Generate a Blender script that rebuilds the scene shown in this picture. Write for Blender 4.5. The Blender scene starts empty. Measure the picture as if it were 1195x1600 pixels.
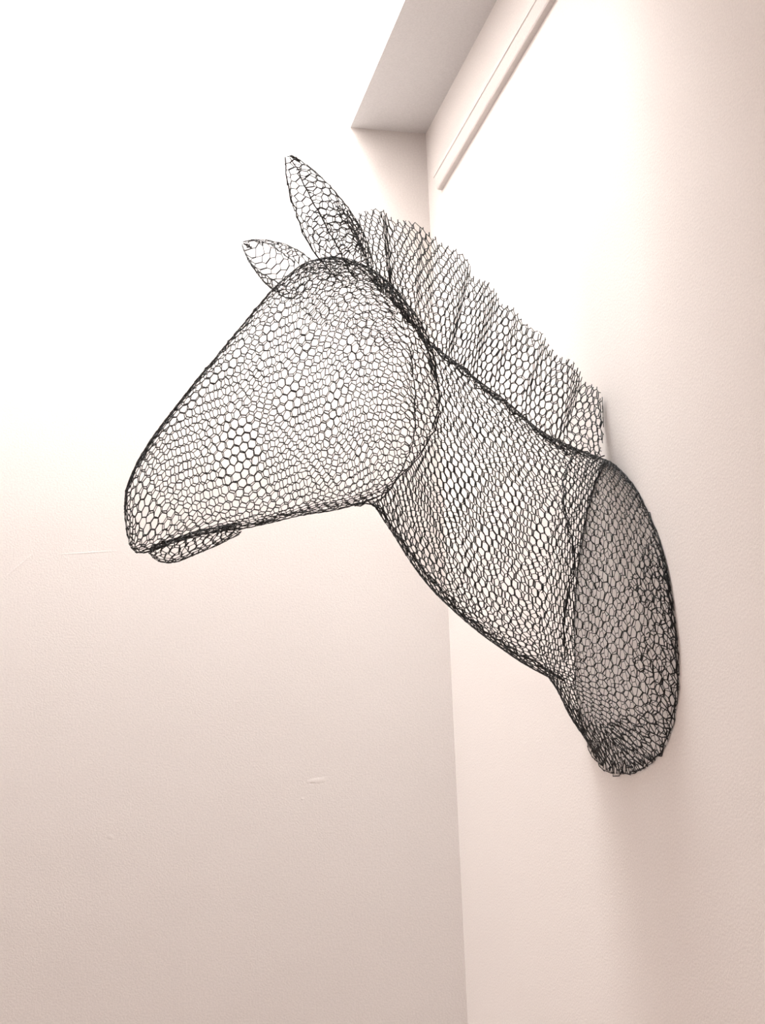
import bpy, math, random
import numpy as np
from mathutils import Matrix, Vector

rng = np.random.default_rng(7)
random.seed(7)
scene = bpy.context.scene
COL = scene.collection

# ------------------------------------------------------------------ camera
FOC = 2312.0                      # focal length in pixels of the 1195 x 1600 frame
PX, PY = 597.5, 800.0
def unit(v):
    v = np.array(v, float); return v / np.linalg.norm(v)
ay = unit((-567, -600, -FOC))                       # world +y seen from the camera
ax = unit((9664, -222, -FOC)); ax = unit(ax - ay * ax.dot(ay))
az = np.cross(ax, ay)
ROT = np.array([ax, ay, az])
CAM = np.array([-0.93, -3.1785, 1.6])
cam_d = bpy.data.cameras.new('camera')
cam_d.sensor_fit = 'VERTICAL'; cam_d.sensor_height = 24.0
cam_d.lens = 24.0 * FOC / 1600.0
cam_d.clip_start = 0.02
cam = bpy.data.objects.new('camera', cam_d); COL.objects.link(cam)
m = Matrix([list(r) for r in ROT]).to_4x4(); m.translation = Vector(CAM)
cam.matrix_world = m
scene.camera = cam

# ------------------------------------------------------------------ light
SKY_W = 72.0; WARM_FILL_W = 8.0; WORLD = 0.03
world = bpy.data.worlds.new('world'); scene.world = world; world.use_nodes = True
bg = world.node_tree.nodes['Background']
bg.inputs[0].default_value = (0.85, 0.9, 1.0, 1); bg.inputs[1].default_value = WORLD
def area(name, loc, rot, sx, sy, watts, col):
    d = bpy.data.lights.new(name, 'AREA'); d.shape = 'RECTANGLE'
    d.size = sx; d.size_y = sy; d.energy = watts; d.color = col
    o = bpy.data.objects.new(name, d); COL.objects.link(o)
    o.location = loc; o.rotation_euler = rot
    return o
SHX0, SHX1, SHY0, SHZ = -1.30, -0.19, -1.12, 5.2     # skylight shaft
area('skylight_daylight', ((SHX0 + SHX1) / 2, SHY0 / 2, SHZ - 0.03), (0, 0, 0),
     SHX1 - SHX0 - 0.04, -SHY0 - 0.04, SKY_W, (0.97, 0.99, 1.0))
LEFT_FILL_W = 21.0
area('left_fill_light', (-4.17, -1.35, 1.75), (0, -math.pi / 2, 0), 1.5, 1.5, LEFT_FILL_W, (1.0, 0.86, 0.80))  # warm fill added to brighten the right wall, no known window behind it
area('warm_fill_light', (-2.2, -3.6, 3.3), (0, 0, 0), 0.6, 0.6, WARM_FILL_W, (1.0, 0.80, 0.70))  # added warm fill behind the camera, for unseen room lamps
vs = scene.view_settings
scene.display_settings.display_device = 'sRGB'
vs.view_transform = 'Standard'; vs.look = 'None'; vs.gamma = 1.0; vs.use_curve_mapping = False
vs.exposure = 0.95

# ------------------------------------------------------------------ helpers
def link(name, me, mat=None, parent=None):
    o = bpy.data.objects.new(name, me); COL.objects.link(o)
    if mat: me.materials.append(mat)
    if parent: o.parent = parent; o.matrix_parent_inverse = parent.matrix_world.inverted()
    return o
def mesh_of(name, verts, faces):
    me = bpy.data.meshes.new(name); me.from_pydata([tuple(v) for v in verts], [], faces); me.update()
    return me
def box_data(boxes):
    V, F = [], []
    for (x0, x1, y0, y1, z0, z1) in boxes:
        b = len(V)
        V += [(x, y, z) for z in (z0, z1) for y in (y0, y1) for x in (x0, x1)]
        F += [tuple(b + i for i in q) for q in ((0, 2, 3, 1), (4, 5, 7, 6), (0, 1, 5, 4), (2, 6, 7, 3), (0, 4, 6, 2), (1, 3, 7, 5))]
    return V, F
def struct(name, boxes, mat):
    o = link(name, mesh_of(name, *box_data(boxes)), mat); o['kind'] = 'structure'; return o

def plaster(name, col, marks=()):
    mt = bpy.data.materials.new(name); mt.use_nodes = True
    nt = mt.node_tree; N = nt.nodes; L = nt.links
    b = N['Principled BSDF']; b.inputs['Roughness'].default_value = 0.85
    b.inputs['Specular IOR Level'].default_value = 0.25
    tc = N.new('ShaderNodeTexCoord')
    n1 = N.new('ShaderNodeTexNoise'); n1.inputs['Scale'].default_value = 260; n1.inputs['Detail'].default_value = 4
    n2 = N.new('ShaderNodeTexNoise'); n2.inputs['Scale'].default_value = 3.0; n2.inputs['Detail'].default_value = 3
    L.new(tc.outputs['Object'], n1.inputs['Vector']); L.new(tc.outputs['Object'], n2.inputs['Vector'])
    cr = N.new('ShaderNodeValToRGB')
    cr.color_ramp.elements[0].position = 0.3; cr.color_ramp.elements[1].position = 0.7
    cr.color_ramp.elements[0].color = tuple(c * 0.94 for c in col) + (1,)
    cr.color_ramp.elements[1].color = tuple(min(1, c * 1.035) for c in col) + (1,)
    L.new(n1.outputs['Fac'], cr.inputs['Fac'])
    L.new(cr.outputs['Color'], b.inputs['Base Color'])
    ad = N.new('ShaderNodeMath'); ad.operation = 'MULTIPLY_ADD'; ad.inputs[1].default_value = 6.0
    L.new(n2.outputs['Fac'], ad.inputs[0]); L.new(n1.outputs['Fac'], ad.inputs[2])
    last = ad
    for (lx, lz, ang, hx, hz, amp) in marks:          # little scars and hairlines in the plaster
        mp = N.new('ShaderNodeMapping'); mp.vector_type = 'TEXTURE'
        mp.inputs['Location'].default_value = (lx, 0, lz); mp.inputs['Rotation'].default_value = (0, ang, 0)
        mp.inputs['Scale'].default_value = (hx, 1, hz)
        L.new(tc.outputs['Object'], mp.inputs['Vector'])
        le = N.new('ShaderNodeVectorMath'); le.operation = 'LENGTH'; L.new(mp.outputs[0], le.inputs[0])
        mr = N.new('ShaderNodeMapRange'); mr.inputs['From Min'].default_value = .3; mr.inputs['From Max'].default_value = 1
        mr.inputs['To Min'].default_value = amp; mr.inputs['To Max'].default_value = 0
        L.new(le.outputs['Value'], mr.inputs['Value'])
        a2 = N.new('ShaderNodeMath'); a2.operation = 'ADD'; L.new(last.outputs[0], a2.inputs[0]); L.new(mr.outputs[0], a2.inputs[1]); last = a2
    ad = last
    bp = N.new('ShaderNodeBump'); bp.inputs['Strength'].default_value = 0.35; bp.inputs['Distance'].default_value = 0.0012
    L.new(ad.outputs[0], bp.inputs['Height']); L.new(bp.outputs['Normal'], b.inputs['Normal'])
    return mt
WALL = plaster('painted_plaster', (0.80, 0.763, 0.738))
MARKS = [(-.312, 1.818, -.12, .026, .007, 1.2), (-.323, 1.8125, -.05, .008, .003, -1.4), (-.750, 1.712, .1, .008, .006, 1.0),
         (-.345, 1.780, 0, .004, .003, 1.2), (-.800, 2.314, -.08, .075, .0022, .8), (-.945, 2.285, -.75, .05, .0022, .8)]
FAR = plaster('painted_plaster_scarred', (0.80, 0.763, 0.738), MARKS)
CEIL = plaster('ceiling_paint', (0.72, 0.71, 0.71))
TRIM = plaster('trim_gloss_paint', (0.72, 0.68, 0.66))
FLOORM = plaster('floor_boards', (0.30, 0.21, 0.16))

def wire_mat(name, c0, c1):
    mt = bpy.data.materials.new(name); mt.use_nodes = True
    nt = mt.node_tree; N = nt.nodes; L = nt.links
    b = N['Principled BSDF']; b.inputs['Roughness'].default_value = 0.55
    b.inputs['Metallic'].default_value = 0.3
    tc = N.new('ShaderNodeTexCoord'); nz = N.new('ShaderNodeTexNoise'); nz.inputs['Scale'].default_value = 45
    L.new(tc.outputs['Object'], nz.inputs['Vector'])
    cr = N.new('ShaderNodeValToRGB')
    cr.color_ramp.elements[0].position = 0.35; cr.color_ramp.elements[0].color = c0 + (1,)
    cr.color_ramp.elements[1].position = 0.75; cr.color_ramp.elements[1].color = c1 + (1,)
    L.new(nz.outputs['Fac'], cr.inputs['Fac']); L.new(cr.outputs['Color'], b.inputs['Base Color'])
    return mt
WIRE = wire_mat('black_galvanised_wire', (0.006, 0.008, 0.008), (0.022, 0.022, 0.024))

# ------------------------------------------------------------------ the room
CZ = 3.383; X0, Y0 = -4.2, -5.2; T = 0.12
struct('wall_back', [(X0 - T, T, 0, T, 0, SHZ)], FAR)
struct('wall_right', [(0, T, Y0, 0, 0, CZ + T)], WALL)
struct('wall_left', [(X0 - T, X0, Y0, 0, 0, CZ + T)], WALL)
struct('wall_front', [(X0 - T, T, Y0 - T, Y0, 0, CZ + T)], WALL)
struct('floor', [(X0 - T, T, Y0 - T, T, -T, 0)], FLOORM)
struct('ceiling', [(SHX1, 0, SHY0, 0, CZ, CZ + T), (X0, SHX0, SHY0, 0, CZ, CZ + T), (X0, 0, Y0, SHY0, CZ, CZ + T)], CEIL)
struct('wall_skylight_shaft', [(SHX1, SHX1 + 0.02, SHY0, 0, CZ + T, SHZ), (SHX0 - 0.02, SHX0, SHY0, 0, CZ + T, SHZ),
                         (SHX0 - 0.02, SHX1 + 0.02, SHY0 - 0.02, SHY0, CZ + T, SHZ)], WALL)
struct('window_1', [(SHX0 - 0.02, SHX1 + 0.02, SHY0 - 0.02, 0, SHZ, SHZ + 0.03)], TRIM)

struct('left_fill_frame', [(X0, X0 + .03, -2.18, -2.10, .92, 2.58), (X0, X0 + .03, -.60, -.52, .92, 2.58),  # made-up frame around the added left fill, out of view
                    (X0, X0 + .03, -2.10, -.60, .92, 1.0), (X0, X0 + .03, -2.10, -.60, 2.5, 2.58)], TRIM)

def extrude_y(name, prof, ya, yb, mat):
    n = len(prof); V = [(x, ya, z) for x, z in prof] + [(x, yb, z) for x, z in prof]
    F = [tuple(range(n))[::-1], tuple(range(n, 2 * n))] + [(i, (i + 1) % n, n + (i + 1) % n, n + i) for i in range(n)]
    o = link(name, mesh_of(name, V, F), mat); o['kind'] = 'structure'; return o
extrude_y('trim_1', [(0, 3.175), (-0.011, 3.176), (-0.013, 3.179), (-0.0185, 3.2045), (-0.0205, 3.2055), (-0.0205, 3.213), (0, 3.214)],
          -0.115, Y0, TRIM)

# ------------------------------------------------------------------ picture point -> point on a real plane
def hit(px, py, axis, val):
    r = ROT @ unit((px - PX, -(py - PY), -FOC))
    return CAM + (val - CAM[axis]) / r[axis] * r
YM = -0.9800                                       # the horse's median plane, at right angles to the wall
def P(px, py, y=YM): return hit(px, py, 1, y)
def proj(p):
    c = (np.asarray(p) - CAM) @ ROT
    return np.stack([PX - c[..., 0] / c[..., 2] * FOC, PY + c[..., 1] / c[..., 2] * FOC], -1)

def spline(pts, ts):                                # Catmull-Rom through pts, chord parametrised, ts in 0..1
    pts = np.array(pts, float)
    d = np.sqrt(np.linalg.norm(np.diff(pts, axis=0), axis=1) ** 1.0 + 1e-9) if False else np.linalg.norm(np.diff(pts[:, :3], axis=0), axis=1) + 1e-6
    k = np.concatenate([[0], np.cumsum(d)]); k /= k[-1]
    out = np.empty((len(ts), pts.shape[1]))
    tang = np.gradient(pts, k, axis=0)
    i = np.clip(np.searchsorted(k, ts, 'right') - 1, 0, len(k) - 2)
    h = (k[i + 1] - k[i])[:, None]; s = ((ts - k[i]) / (k[i + 1] - k[i]))[:, None]
    return ((2 * s**3 - 3 * s**2 + 1) * pts[i] + (s**3 - 2 * s**2 + s) * h * tang[i]
            + (-2 * s**3 + 3 * s**2) * pts[i + 1] + (s**3 - s**2) * h * tang[i + 1])

def arc_resample(curve, n):
    d = np.concatenate([[0], np.cumsum(np.linalg.norm(np.diff(curve, axis=0), axis=1))])
    t = np.linspace(0, d[-1], n)
    return np.stack([np.interp(t, d, curve[:, j]) for j in range(3)], 1), d[-1]

class Sheet:
    """a curved surface with a nearly isometric (U, V) chart; V = 0 on its middle line"""
    def __init__(s, rows):
        s.G = np.array(rows)                        # nu x nv x 3
        nu, nv = s.G.shape[:2]
        mid = s.G[:, nv // 2]
        s.U = np.concatenate([[0], np.cumsum(np.linalg.norm(np.diff(mid, axis=0), axis=1))])
        s.L = np.linalg.norm(np.diff(s.G, axis=1), axis=2).sum(1)
    def inside(s, uv):
        L = np.interp(uv[..., 0], s.U, s.L)
        return (uv[..., 0] >= 0) & (uv[..., 0] <= s.U[-1]) & (np.abs(uv[..., 1]) <= L / 2)
    def at(s, uv):
        nu, nv = s.G.shape[:2]
        L = np.interp(uv[:, 0], s.U, s.L)
        a = np.interp(uv[:, 0], s.U, np.arange(nu)); b = np.clip((uv[:, 1] / np.maximum(L, 1e-5) + .5), 0, 1) * (nv - 1)
        i = np.clip(a.astype(int), 0, nu - 2); j = np.clip(b.astype(int), 0, nv - 2)
        fa = (a - i)[:, None]; fb = (b - j)[:, None]; G = s.G
        return (G[i, j] * (1 - fa) * (1 - fb) + G[i + 1, j] * fa * (1 - fb) + G[i, j + 1] * (1 - fa) * fb + G[i + 1, j + 1] * fa * fb)

def hexnet(sheet, pitch=0.0145, rot=0.0, stretch=(1, 1), jit=0.05, keep=None, stubs=False, dent=0.0, phase=0.0):
    """chicken wire laid on the sheet; returns list of (p, q, twisted)"""
    a = pitch / math.sqrt(3)
    R = (sheet.U[-1] + sheet.L.max()) * 0.75 + pitch
    n = int(R / pitch) + 2
    A = {}; B = []
    i, j = np.meshgrid(np.arange(-n, n + 1), np.arange(-n, n + 1))
    bx = pitch * (i + 0.5 * (j % 2)); by = 1.5 * a * j
    pa = np.stack([bx, by], -1).reshape(-1, 2); pb = pa + (0, a)       # two sites per cell
    W = 2 * n + 1
    def idx(ii, jj): return jj * W + ii
    I = np.arange(W); pairs = []
    for jj in range(W):
        J = jj - n
        for ii in range(W):
            pairs.append((idx(ii, jj), W * W + idx(ii, jj), 1))          # straight up: the twisted side
            if jj + 1 < W:                                             # b of this row to a of the row above
                o = 1 if (J % 2) else 0
                for k in (ii + o - 1, ii + o):
                    if 0 <= k < W: pairs.append((W * W + idx(ii, jj), idx(k, jj + 1), 0))
    pts = np.concatenate([pa, pb]); pairs = np.array(pairs)
    ph = phase
    w = np.stack([np.sin(pts[:, 1] * 31 + ph) + np.sin(pts[:, 0] * 17 + 2 + ph), np.cos(pts[:, 0] * 27 + 1 + ph) + np.sin(pts[:, 1] * 19 + ph)], 1)
    pts = pts + w * pitch * 0.12 + rng.normal(0, jit * pitch, pts.shape)
    pts = pts * np.array(stretch)
    c, s = math.cos(rot), math.sin(rot)
    pts = pts @ np.array([[c, s], [-s, c]])
    pts[:, 0] += sheet.U[-1] / 2
    def ok(uv):
        r = sheet.inside(uv)
        if keep is not None:
            q = np.zeros(len(uv), bool); k = np.where(r)[0]
            if len(k): q[k] = keep(sheet.at(uv[k]))
            r = q
        return r
    ins = ok(pts)
    near = ins[pairs[:, 0]] | ins[pairs[:, 1]]
    pr = pairs[near]
    p, q = pts[pr[:, 0]].copy(), pts[pr[:, 1]].copy()
    ip, iq = ins[pr[:, 0]], ins[pr[:, 1]]
    sw = ~ip; p[sw], q[sw] = q[sw].copy(), p[sw].copy()
    cut = ~(ip & iq)
    lo = p[cut].copy(); hi = q[cut].copy()
    for _ in range(9):
        mid = (lo + hi) / 2; g = ok(mid); lo[g] = mid[g]; hi[~g] = mid[~g]
    q[cut] = lo
    a3, b3 = sheet.at(p), sheet.at(q)
    if dent:
        def dn(x): return dent * (np.sin(x[:, 0:1] * 47 + x[:, 2:3] * 23 + ph) * np.cos(x[:, 2:3] * 39 - x[:, 0:1] * 13)) * np.array([[0, 1, 0]])
        a3 = a3 + dn(a3); b3 = b3 + dn(b3)
    return a3, b3, pr[:, 2]

def tubes(a, b, r0, r1):
    """one 4-sided prism per wire piece, slightly fatter in the middle of a twist"""
    d = b - a; ln = np.linalg.norm(d, axis=1, keepdims=True); ok = ln[:, 0] > 1e-4
    a, b, d, ln, r0, r1 = a[ok], b[ok], d[ok], ln[ok], r0[ok], r1[ok]
    d = d / ln; ref = np.where(np.abs(d[:, 2:3]) < 0.9, [[0, 0, 1.]], [[1., 0, 0]])
    u = np.cross(d, ref); u /= np.linalg.norm(u, axis=1, keepdims=True); v = np.cross(d, u)
    a = a - d * 0.0003; b = b + d * 0.0003
    n = len(a); V = np.empty((n, 8, 3))
    for k in range(4):
        t = math.pi / 2 * k + 0.4; o = u * math.cos(t) + v * math.sin(t)
        V[:, k] = a + o * r0[:, None]; V[:, k + 4] = b + o * r1[:, None]
    q = np.array([(0, 1, 5, 4), (1, 2, 6, 5), (2, 3, 7, 6), (3, 0, 4, 7), (3, 2, 1, 0), (4, 5, 6, 7)])
    F = (np.arange(n)[:, None, None] * 8 + q[None]).reshape(-1, 4)
    return V.reshape(-1, 3), F

RW, RT = 0.00068, 0.00110
def wire_mesh(name, nets, parent, mat=None, thick=1.0):
    Vs, Fs, off = [], [], 0
    for a, b, tw in nets:
        r = np.where(tw > 0, RT, RW) * rng.uniform(0.85, 1.2, len(a)) * thick
        V, F = tubes(a, b, r, r)
        Vs.append(V); Fs.append(F + off); off += len(V)
    V = np.concatenate(Vs); F = np.concatenate(Fs)
    V[:, 0] = np.minimum(V[:, 0], -0.0006)          # nothing enters the wall
    me = bpy.data.meshes.new(name)
    me.vertices.add(len(V)); me.vertices.foreach_set('co', V.astype(np.float32).ravel())
    me.loops.add(F.size); me.loops.foreach_set('vertex_index', F.astype(np.int32).ravel())
    me.polygons.add(len(F)); me.polygons.foreach_set('loop_start', np.arange(0, F.size, 4, dtype=np.int32))
    me.polygons.foreach_set('loop_total', np.full(len(F), 4, np.int32))
    me.update(calc_edges=True)
    return link(name, me, mat or WIRE, parent)

def rope(curve, strands=2, spread=0.0016, step=0.011, r=0.0008):
    """seam wires lashed along a 3D curve"""
    c, L = arc_resample(np.array(curve), max(4, int(np.linalg.norm(np.diff(curve, axis=0), axis=1).sum() / step)))
    A, B = [], []
    for _ in range(strands):
        p = c + rng.normal(0, spread, c.shape); A.append(p[:-1]); B.append(p[1:])
    a, b = np.concatenate(A), np.concatenate(B)
    return a, b, np.ones(len(a), int)

# ------------------------------------------------------------------ the horse
horse = bpy.data.objects.new('wire_horse_head', None); COL.objects.link(horse)
horse.location = (0.0, YM, 1.76); horse.empty_display_size = 0.1
bpy.context.view_layer.update()
horse['label'] = 'black chicken wire sculpture of a horse head and neck mounted on the right wall'
horse['category'] = 'sculpture'

def half_tube(st, side, nu=90, nv=41):
    """st rows: top(px,py), bottom(px,py), half width, top edge half width, bottom edge half width,
    squareness top, squareness bottom, egg.  side -1 near the camera, +1 far"""
    ctrl = []
    for (tx, ty, bx, by, w, et, eb, qt, qb, k) in st:
        t, b = P(tx, ty), P(bx, by); ctrl.append([t[0], t[2], b[0], b[2], w, et, eb, qt, qb, k])
    ctrl = np.array(ctrl)
    mid = np.stack([(ctrl[:, 0] + ctrl[:, 2]) / 2, (ctrl[:, 1] + ctrl[:, 3]) / 2], 1)
    full = np.concatenate([mid, ctrl[:, :1] * 0, ctrl], 1)
    S = spline(full, np.linspace(0, 1, nu))[:, 3:]
    ph = np.linspace(math.pi / 2, -math.pi / 2, 121)
    rows = []
    for (tx, tz, bx, bz, w, et, eb, qt, qb, k) in S:
        sn, cs = np.sin(ph), np.cos(ph).clip(0, 1)
        if side > 0: qt *= np.interp((tx + bx) / 2, [-.15, 0], [1, .72])   # the far shoulder is fuller
        q = np.where(sn > 0, qt, qb)
        y = cs ** q * (1 - k * sn)
        e = np.where(sn > 0, et * np.abs(sn), eb * np.abs(sn)).clip(0)
        y = e + (np.maximum(w - e, 0.0)) * y
        h = np.sign(sn) * np.abs(sn) ** np.where(sn < 0, np.interp(qb, [.4, .6], [.66, .9]), .9)
        x = (tx + bx) / 2 + (tx - bx) / 2 * h; z = (tz + bz) / 2 + (tz - bz) / 2 * h
        c = np.stack([np.minimum(x, -0.001), YM + side * y, z], 1)
        rows.append(arc_resample(c, nv)[0])
    return Sheet(rows)

# neck, from behind the cheek to the wall
NECK = [
    (560, 425, 556, 790, .066, 0, 0, 1.0, .85, .10),
    (600, 458, 580, 783, .068, 0, 0, 1.0, .85, .12),
    (640, 503, 612, 822, .074, 0, 0, 1.0, .8, .15),
    (680, 545, 646, 872, .082, 0, 0, 1.0, .8, .18),
    (724, 580, 692, 928, .092, 0, 0, 1.0, .8, .20),
    (790, 633, 752, 980, .105, 0, 0, 1.0, .8, .22),
    (850, 682, 818, 1026, .120, 0, 0, 1.0, .8, .24),
    (903, 706, 880, 1060, .132, 0, 0, 1.1, .8, .25)]
FLARE = [
    (903, 706, 880, 1060, .132, 0, 0, 1.1, .8, .25),
    (922, 711, 905, 1088, .150, 0, 0, 1.25, .75, .26),
    (938, 716, 934, 1126, .173, 0, 0, 1.4, .7, .27),
    (949, 720, 962, 1166, .192, 0, 0, 1.5, .8, .27),
    (956, 725, 989, 1208, .202, 0, 0, 1.5, .85, .27)]
HEADOUT = [(590, 445), (604, 461), (622, 485), (638, 512), (650, 540), (659, 575), (664, 612), (666, 648), (661, 680), (648, 712), (630, 740), (610, 762), (588, 782)]
necks = {sd: half_tube(NECK, sd) for sd in (-1, 1)}
flares = {sd: half_tube(FLARE, sd, nu=50, nv=61) for sd in (-1, 1)}
NG = necks[-1].G.reshape(-1, 3)
def neck_half(p):
    d = (NG[:, 0] - p[0]) ** 2 + (NG[:, 2] - p[2]) ** 2
    return abs(NG[np.argmin(d), 1] - YM)

def seam_curve(side, n=60):
    pts = spline(np.array([np.append(P(*p), 0) for p in HEADOUT])[:, :3], np.linspace(0, 1, n))
    for p in pts: p[1] = YM + side * (neck_half(p) + 0.002)
    return pts
SEAM = {sd: seam_curve(sd) for sd in (-1, 1)}
seam_poly = np.concatenate([SEAM[-1][:, [0, 2]], [[-2, SEAM[-1][-1, 2]], [-2, 4.0], [SEAM[-1][0, 0], 4.0]]])
def in_poly(pts, poly):
    x, z = pts[:, 0], pts[:, 2]; r = np.zeros(len(pts), bool)
    a = poly; b = np.roll(poly, -1, 0)
    for (x0, z0), (x1, z1) in zip(a, b):
        c = ((z0 > z) != (z1 > z)); r ^= c & (x < (x1 - x0) * (z - z0) / (z1 - z0 + 1e-12) + x0)
    return r
keep_neck = lambda p: ~in_poly(p, seam_poly)

# head: muzzle to cheek
HEAD = [
    (196, 806, 203, 850, .020, 0, 0, .5, .5, 0),
    (196, 776, 214, 858, .050, 0, 0, .5, .5, 0),
    (207, 741, 236, 857, .062, 0, 0, .38, .5, 0),
    (230, 700, 276, 843, .066, 0, 0, .38, .6, 0),
    (262, 655, 326, 828, .066, 0, 0, .42, .5, 0),
    (300, 606, 382, 820, .068, 0, 0, .5, .4, 0),
    (345, 551, 436, 808, .068, 0, 0, .6, .4, 0),
    (395, 490, 492, 796, .078, 0, 0, .65, .4, 0),
    (436, 445, 545, 786, .086, 0, 0, .65, .45, 0),
    (480, 417, 588, 774, .092, 0, 0, .65, .7, 0),
    (540, 418, 624, 744, .092, 0, 0, .6, .7, 0),
    (590, 446, 650, 706, .088, 0, 0, .7, .7, 0),
    (622, 485, 663, 665, .082, 0, 0, .7, .7, 0),
    (646, 530, 666, 628, .078, 0, 0, .7, .7, 0),
    (658, 570, 665, 602, .076, 0, 0, .7, .7, 0)]
st = []
for i, row in enumerate(HEAD):
    row = list(row)
    if i >= 9:
        k = min(1.0, (i - 8) / 2)
        if i >= 11: row[5] = neck_half(P(row[0], row[1])) + .001
        row[6] = k * (neck_half(P(row[2], row[3])) + .001)
        row[4] = max(row[4], row[5], row[6])
    st.append(row)
heads = {sd: half_tube(st, sd, nu=110, nv=61) for sd in (-1, 1)}
LIP = [
    (233, 860, 234, 864, .012, 0, 0, .6, .6, 0),
    (246, 853, 244, 871, .030, 0, 0, .6, .6, 0),
    (272, 845, 270, 876, .038, 0, 0, .6, .6, 0),
    (302, 835, 304, 864, .040, 0, 0, .6, .6, 0),
    (335, 828, 338, 850, .038, 0, 0, .6, .6, 0),
    (372, 820, 376, 832, .028, 0, 0, .6, .6, 0)]
lips = {sd: half_tube(LIP, sd, nu=40, nv=21) for sd in (-1, 1)}

wire_mesh('head', [hexnet(heads[-1], .0150, rot=2.26, dent=.003, phase=.5), hexnet(heads[1], .0152, rot=2.29, dent=.003, phase=.7)], horse)
wire_mesh('lower_lip', [hexnet(lips[s], .0145, rot=.2, jit=.1, phase=s) for s in (-1, 1)], horse)
wire_mesh('neck', [hexnet(necks[-1], .0148, rot=-.15, stretch=(1.0, .95), keep=keep_neck, dent=.003, phase=3),
                   hexnet(necks[1], .0148, rot=-.165, stretch=(1.0, .95), keep=keep_neck, dent=.003, phase=3.2)], horse)
wire_mesh('shoulder_flare', [hexnet(flares[-1], .0155, rot=.05, stretch=(1, 1.05), dent=.003, phase=1),
                             hexnet(flares[1], .0155, rot=-.08, stretch=(1, 1.05), dent=.003, phase=2)], horse)

# wire panel lying on the wall inside the flare
rim = np.concatenate([flares[-1].G[-1], flares[1].G[-1][::-1]]); rim[:, 0] = -0.003
rim_poly = rim[:, [1, 2]]
def keep_back(p):
    q = np.stack([p[:, 1], p[:, 1], p[:, 2]], 1); return in_poly(q, rim_poly)
yy = np.linspace(YM - .26, YM + .26, 30); zz = np.linspace(1.70, 2.32, 30)
backs = Sheet([[(-0.004, y, z) for y in yy] for z in zz])
wire_mesh('back_panel', [hexnet(backs, .019, rot=.02, stretch=(1.0, 1.0), keep=keep_back, phase=1)], horse, thick=.7)

# second layer folded over the poll and brow, where the ears are tied on
PATCH = np.array([P(*p)[[0, 2]] for p in [(470, 405), (500, 400), (560, 410), (610, 455), (640, 505), (628, 530), (590, 505), (560, 492), (530, 482), (492, 470), (462, 452)]])
keep_patch = lambda p: in_poly(p, PATCH)
pn = hexnet(heads[-1], .0142, rot=-.3, keep=keep_patch, phase=4, stubs=True, jit=.12)
pf = hexnet(heads[1], .0142, rot=1.0, keep=keep_patch, phase=5, stubs=True, jit=.12)
wire_mesh('poll_patch', [(pn[0] + (0, -.003, 0), pn[1] + (0, -.003, 0), pn[2]), (pf[0] + (0, .003, 0), pf[1] + (0, .003, 0), pf[2])], horse, thick=.8)

# the cut edge of the flare is turned back on itself along the wall
def keep_fold(p): return (p[:, 0] > -.040 - .012 * np.sin(p[:, 2] * 60)) & (p[:, 2] < 2.08)
fo = hexnet(flares[-1], .0175, rot=.5, keep=keep_fold, phase=2.5, jit=.1)
fi = hexnet(flares[1], .0165, rot=.9, keep=lambda p: (p[:, 0] > -.05) & (p[:, 2] < 1.88), phase=.5, jit=.1)
wire_mesh('folded_hem', [(fo[0] + (-.002, -.004, 0), fo[1] + (-.002, -.004, 0), fo[2]), fi], horse, thick=1.1)

# seams
nG, nF = necks[-1].G, necks[1].G
keepc = lambda c: c[keep_neck(c)]
wire_mesh('cheek_seam', [rope(SEAM[-1][10:], 2, .0018)], horse, thick=.95)
wire_mesh('cheek_seam', [rope(SEAM[1][16:], 1, .001)], horse, thick=.95)
wire_mesh('crest_seam', [rope(np.concatenate([keepc(nG[:, 0]), flares[-1].G[:30, 0]]), 3, .0034)], horse)
wire_mesh('throat_seam', [rope(keepc(nG[:, -1]), 2, .0026)], horse)
wire_mesh('forehead_seam', [rope(heads[-1].G[:66, 0], 1, .002)], horse)
wire_mesh('muzzle_seam', [rope(heads[-1].G[4:26, 11], 1, .0006)], horse, thick=.9)
wire_mesh('jaw_seam', [rope(heads[-1].G[28:62, -1], 1, .0025)], horse)
for sd in (-1, 1): wire_mesh('mouth_seam', [rope(lips[sd].G[:36, 3], 1, .0012)], horse)
cr = []
for j in range(2, 36):                              # overlap of two lengths of mesh, a near-vertical line on the neck
    col = necks[-1].G[:, j]; px = proj(col)[:, 0]; k = int(np.argmin(abs(px - (887 + 8 * math.sin(j * .35)))))
    cr.append(col[k] + (0, -.001, 0))
wire_mesh('overlap_seam', [rope(np.array(cr), 2, .0018)], horse, thick=.85)
wire_mesh('wall_rim', [rope(rim[:61], 2, .002, step=.012), rope(rim[61:], 1, .002, step=.012)], horse, thick=.75)

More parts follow.
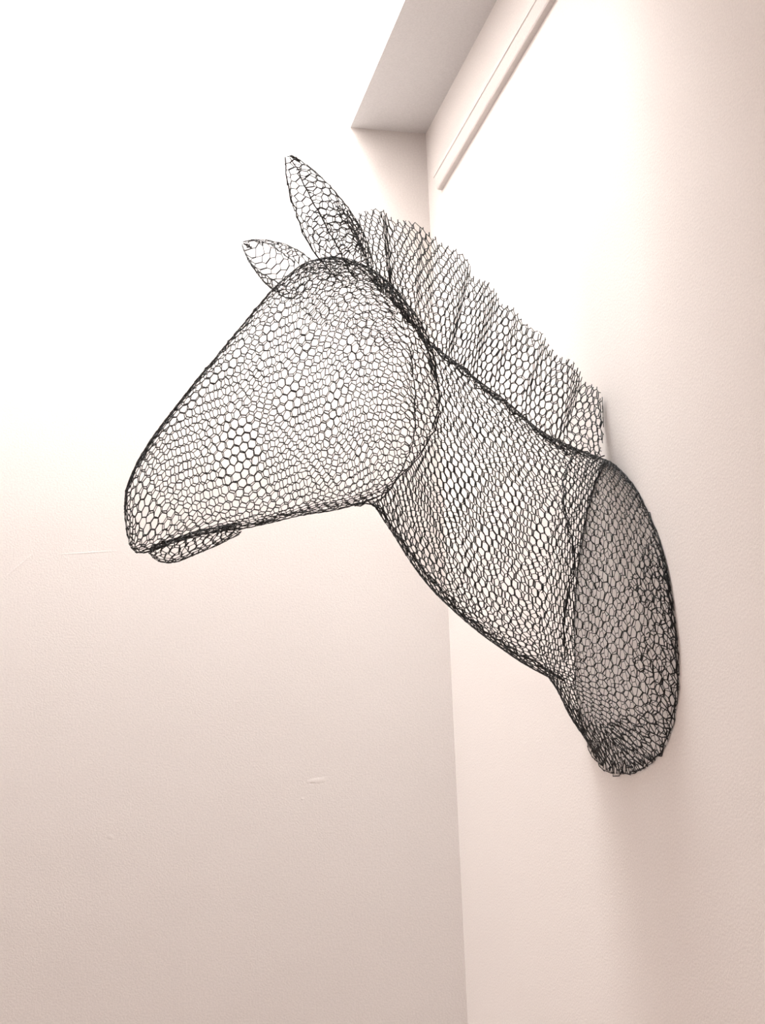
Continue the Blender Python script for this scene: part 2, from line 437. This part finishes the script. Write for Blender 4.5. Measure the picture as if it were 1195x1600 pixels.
# mane: a gathered, ruffled double strip along the crest
base = [(586, 444), (600, 458), (622, 484), (650, 515), (688, 551), (726, 582), (770, 617), (812, 650), (856, 686), (902, 706), (925, 712), (938, 715)]
outer = [(540, 330), (575, 331), (618, 340), (662, 360), (715, 398), (765, 452), (812, 497), (852, 533), (892, 573), (925, 602), (939, 620), (947, 640)]
def mane_sheet(off, ph):
    bs = np.array([P(*p) for p in base]); os_ = np.array([P(*p) for p in outer])
    C = spline(np.concatenate([(bs + os_) / 2, bs, os_], 1), np.linspace(0, 1, 260))[:, 3:]
    arc = np.concatenate([[0], np.cumsum(np.linalg.norm(np.diff((C[:, :3] + C[:, 3:]) / 2, axis=0), axis=1))])
    rows = []
    for i, c in enumerate(C):
        t = np.linspace(0, 1, 25)[:, None]
        p = c[:3] * (1 - t) + c[3:] * t
        a = arc[i]
        wv = np.sin(2 * math.pi * a / .062 + ph + .9 * math.sin(a * 23)) * (0.75 + .35 * math.sin(a * 31 + 1))
        env = np.clip(t * 3.2, 0.1, 1) * (1 - .25 * t)
        endf = min(1.0, (len(C) - 1 - i) / 30 + .25)
        p[:, 1:2] += off * (0.3 + .7 * t) + 0.017 * endf * wv * env
        tang = c[3:] * 0
        p[:, 0] += (0.0025 * math.sin(2 * math.pi * a / .031 + ph) * env)[:, 0]
        rows.append(p)
    rows = np.array(rows); rows[..., 0] = np.minimum(rows[..., 0], -.004)
    return Sheet(rows)
wire_mesh('mane', [hexnet(mane_sheet(-.004, .0), .0135, rot=.0, stretch=(.95, 1.22), jit=.07, phase=.3),
                   hexnet(mane_sheet(.005, .25), .0135, rot=.02, stretch=(.95, 1.22), jit=.07, phase=.45)], horse)

# ears: cupped leaves of mesh, opening forward
def ear_sheet(side):
    if side < 0: root, tip = P(563, 436, YM - .050), P(451, 245, YM - .165)
    else: root, tip = P(484, 447, YM + .060), P(381, 380, YM + .180)
    axv = unit(tip - root); fwd = unit(np.array([-1.0, -.35, -.35] if side < 0 else [-.6, -.8, -.3]))
    fwd = unit(fwd - axv * axv.dot(fwd)); sd = np.cross(axv, fwd)
    rad = lambda t: np.interp(t, [0, .12, .3, .5, .7, .85, .95, 1], [.030, .040, .049, .047, .038, .026, .014, .006] if side < 0 else [.030, .038, .041, .038, .029, .019, .010, .003])
    rows = []
    for t in np.linspace(.05 if side < 0 else .16, 1, 50):
        c = root + (tip - root) * t
        ph = np.linspace(-2.7, 2.5, 33) * (1 - .12 * t)
        r = rad(t) * (1 if side < 0 else 1.0)
        rows.append([c - fwd * r * .8 * math.cos(f) + sd * r * math.sin(f) for f in ph])
    return Sheet(np.array(rows))
for side in (-1, 1):
    es = ear_sheet(side)
    if side < 0:                                     # inner fold, its cut end sticking out over the brow
        g = es.G[4:25, 4:27].copy(); cc = es.G[4:25].mean(1, keepdims=True)
        fold = Sheet(cc + (g - cc) * .84 + np.array([-.010, -.010, .0]))
        extra = [hexnet(fold, .0145, rot=.6, jit=.1, phase=4)]
    else: extra = []
    e = wire_mesh('ear', [hexnet(es, .0150 if side < 0 else .0168, rot=.25 * side, jit=.08, phase=side)] + extra, horse)
    wire_mesh('ear_rim', [rope(es.G[:, 0], 1, .0012)], e); wire_mesh('ear_rim', [rope(es.G[:, -1], 1, .0012)], e)
    wire_mesh('ear_tip', [rope(es.G[-5:, 16], 3, .0015)], e)
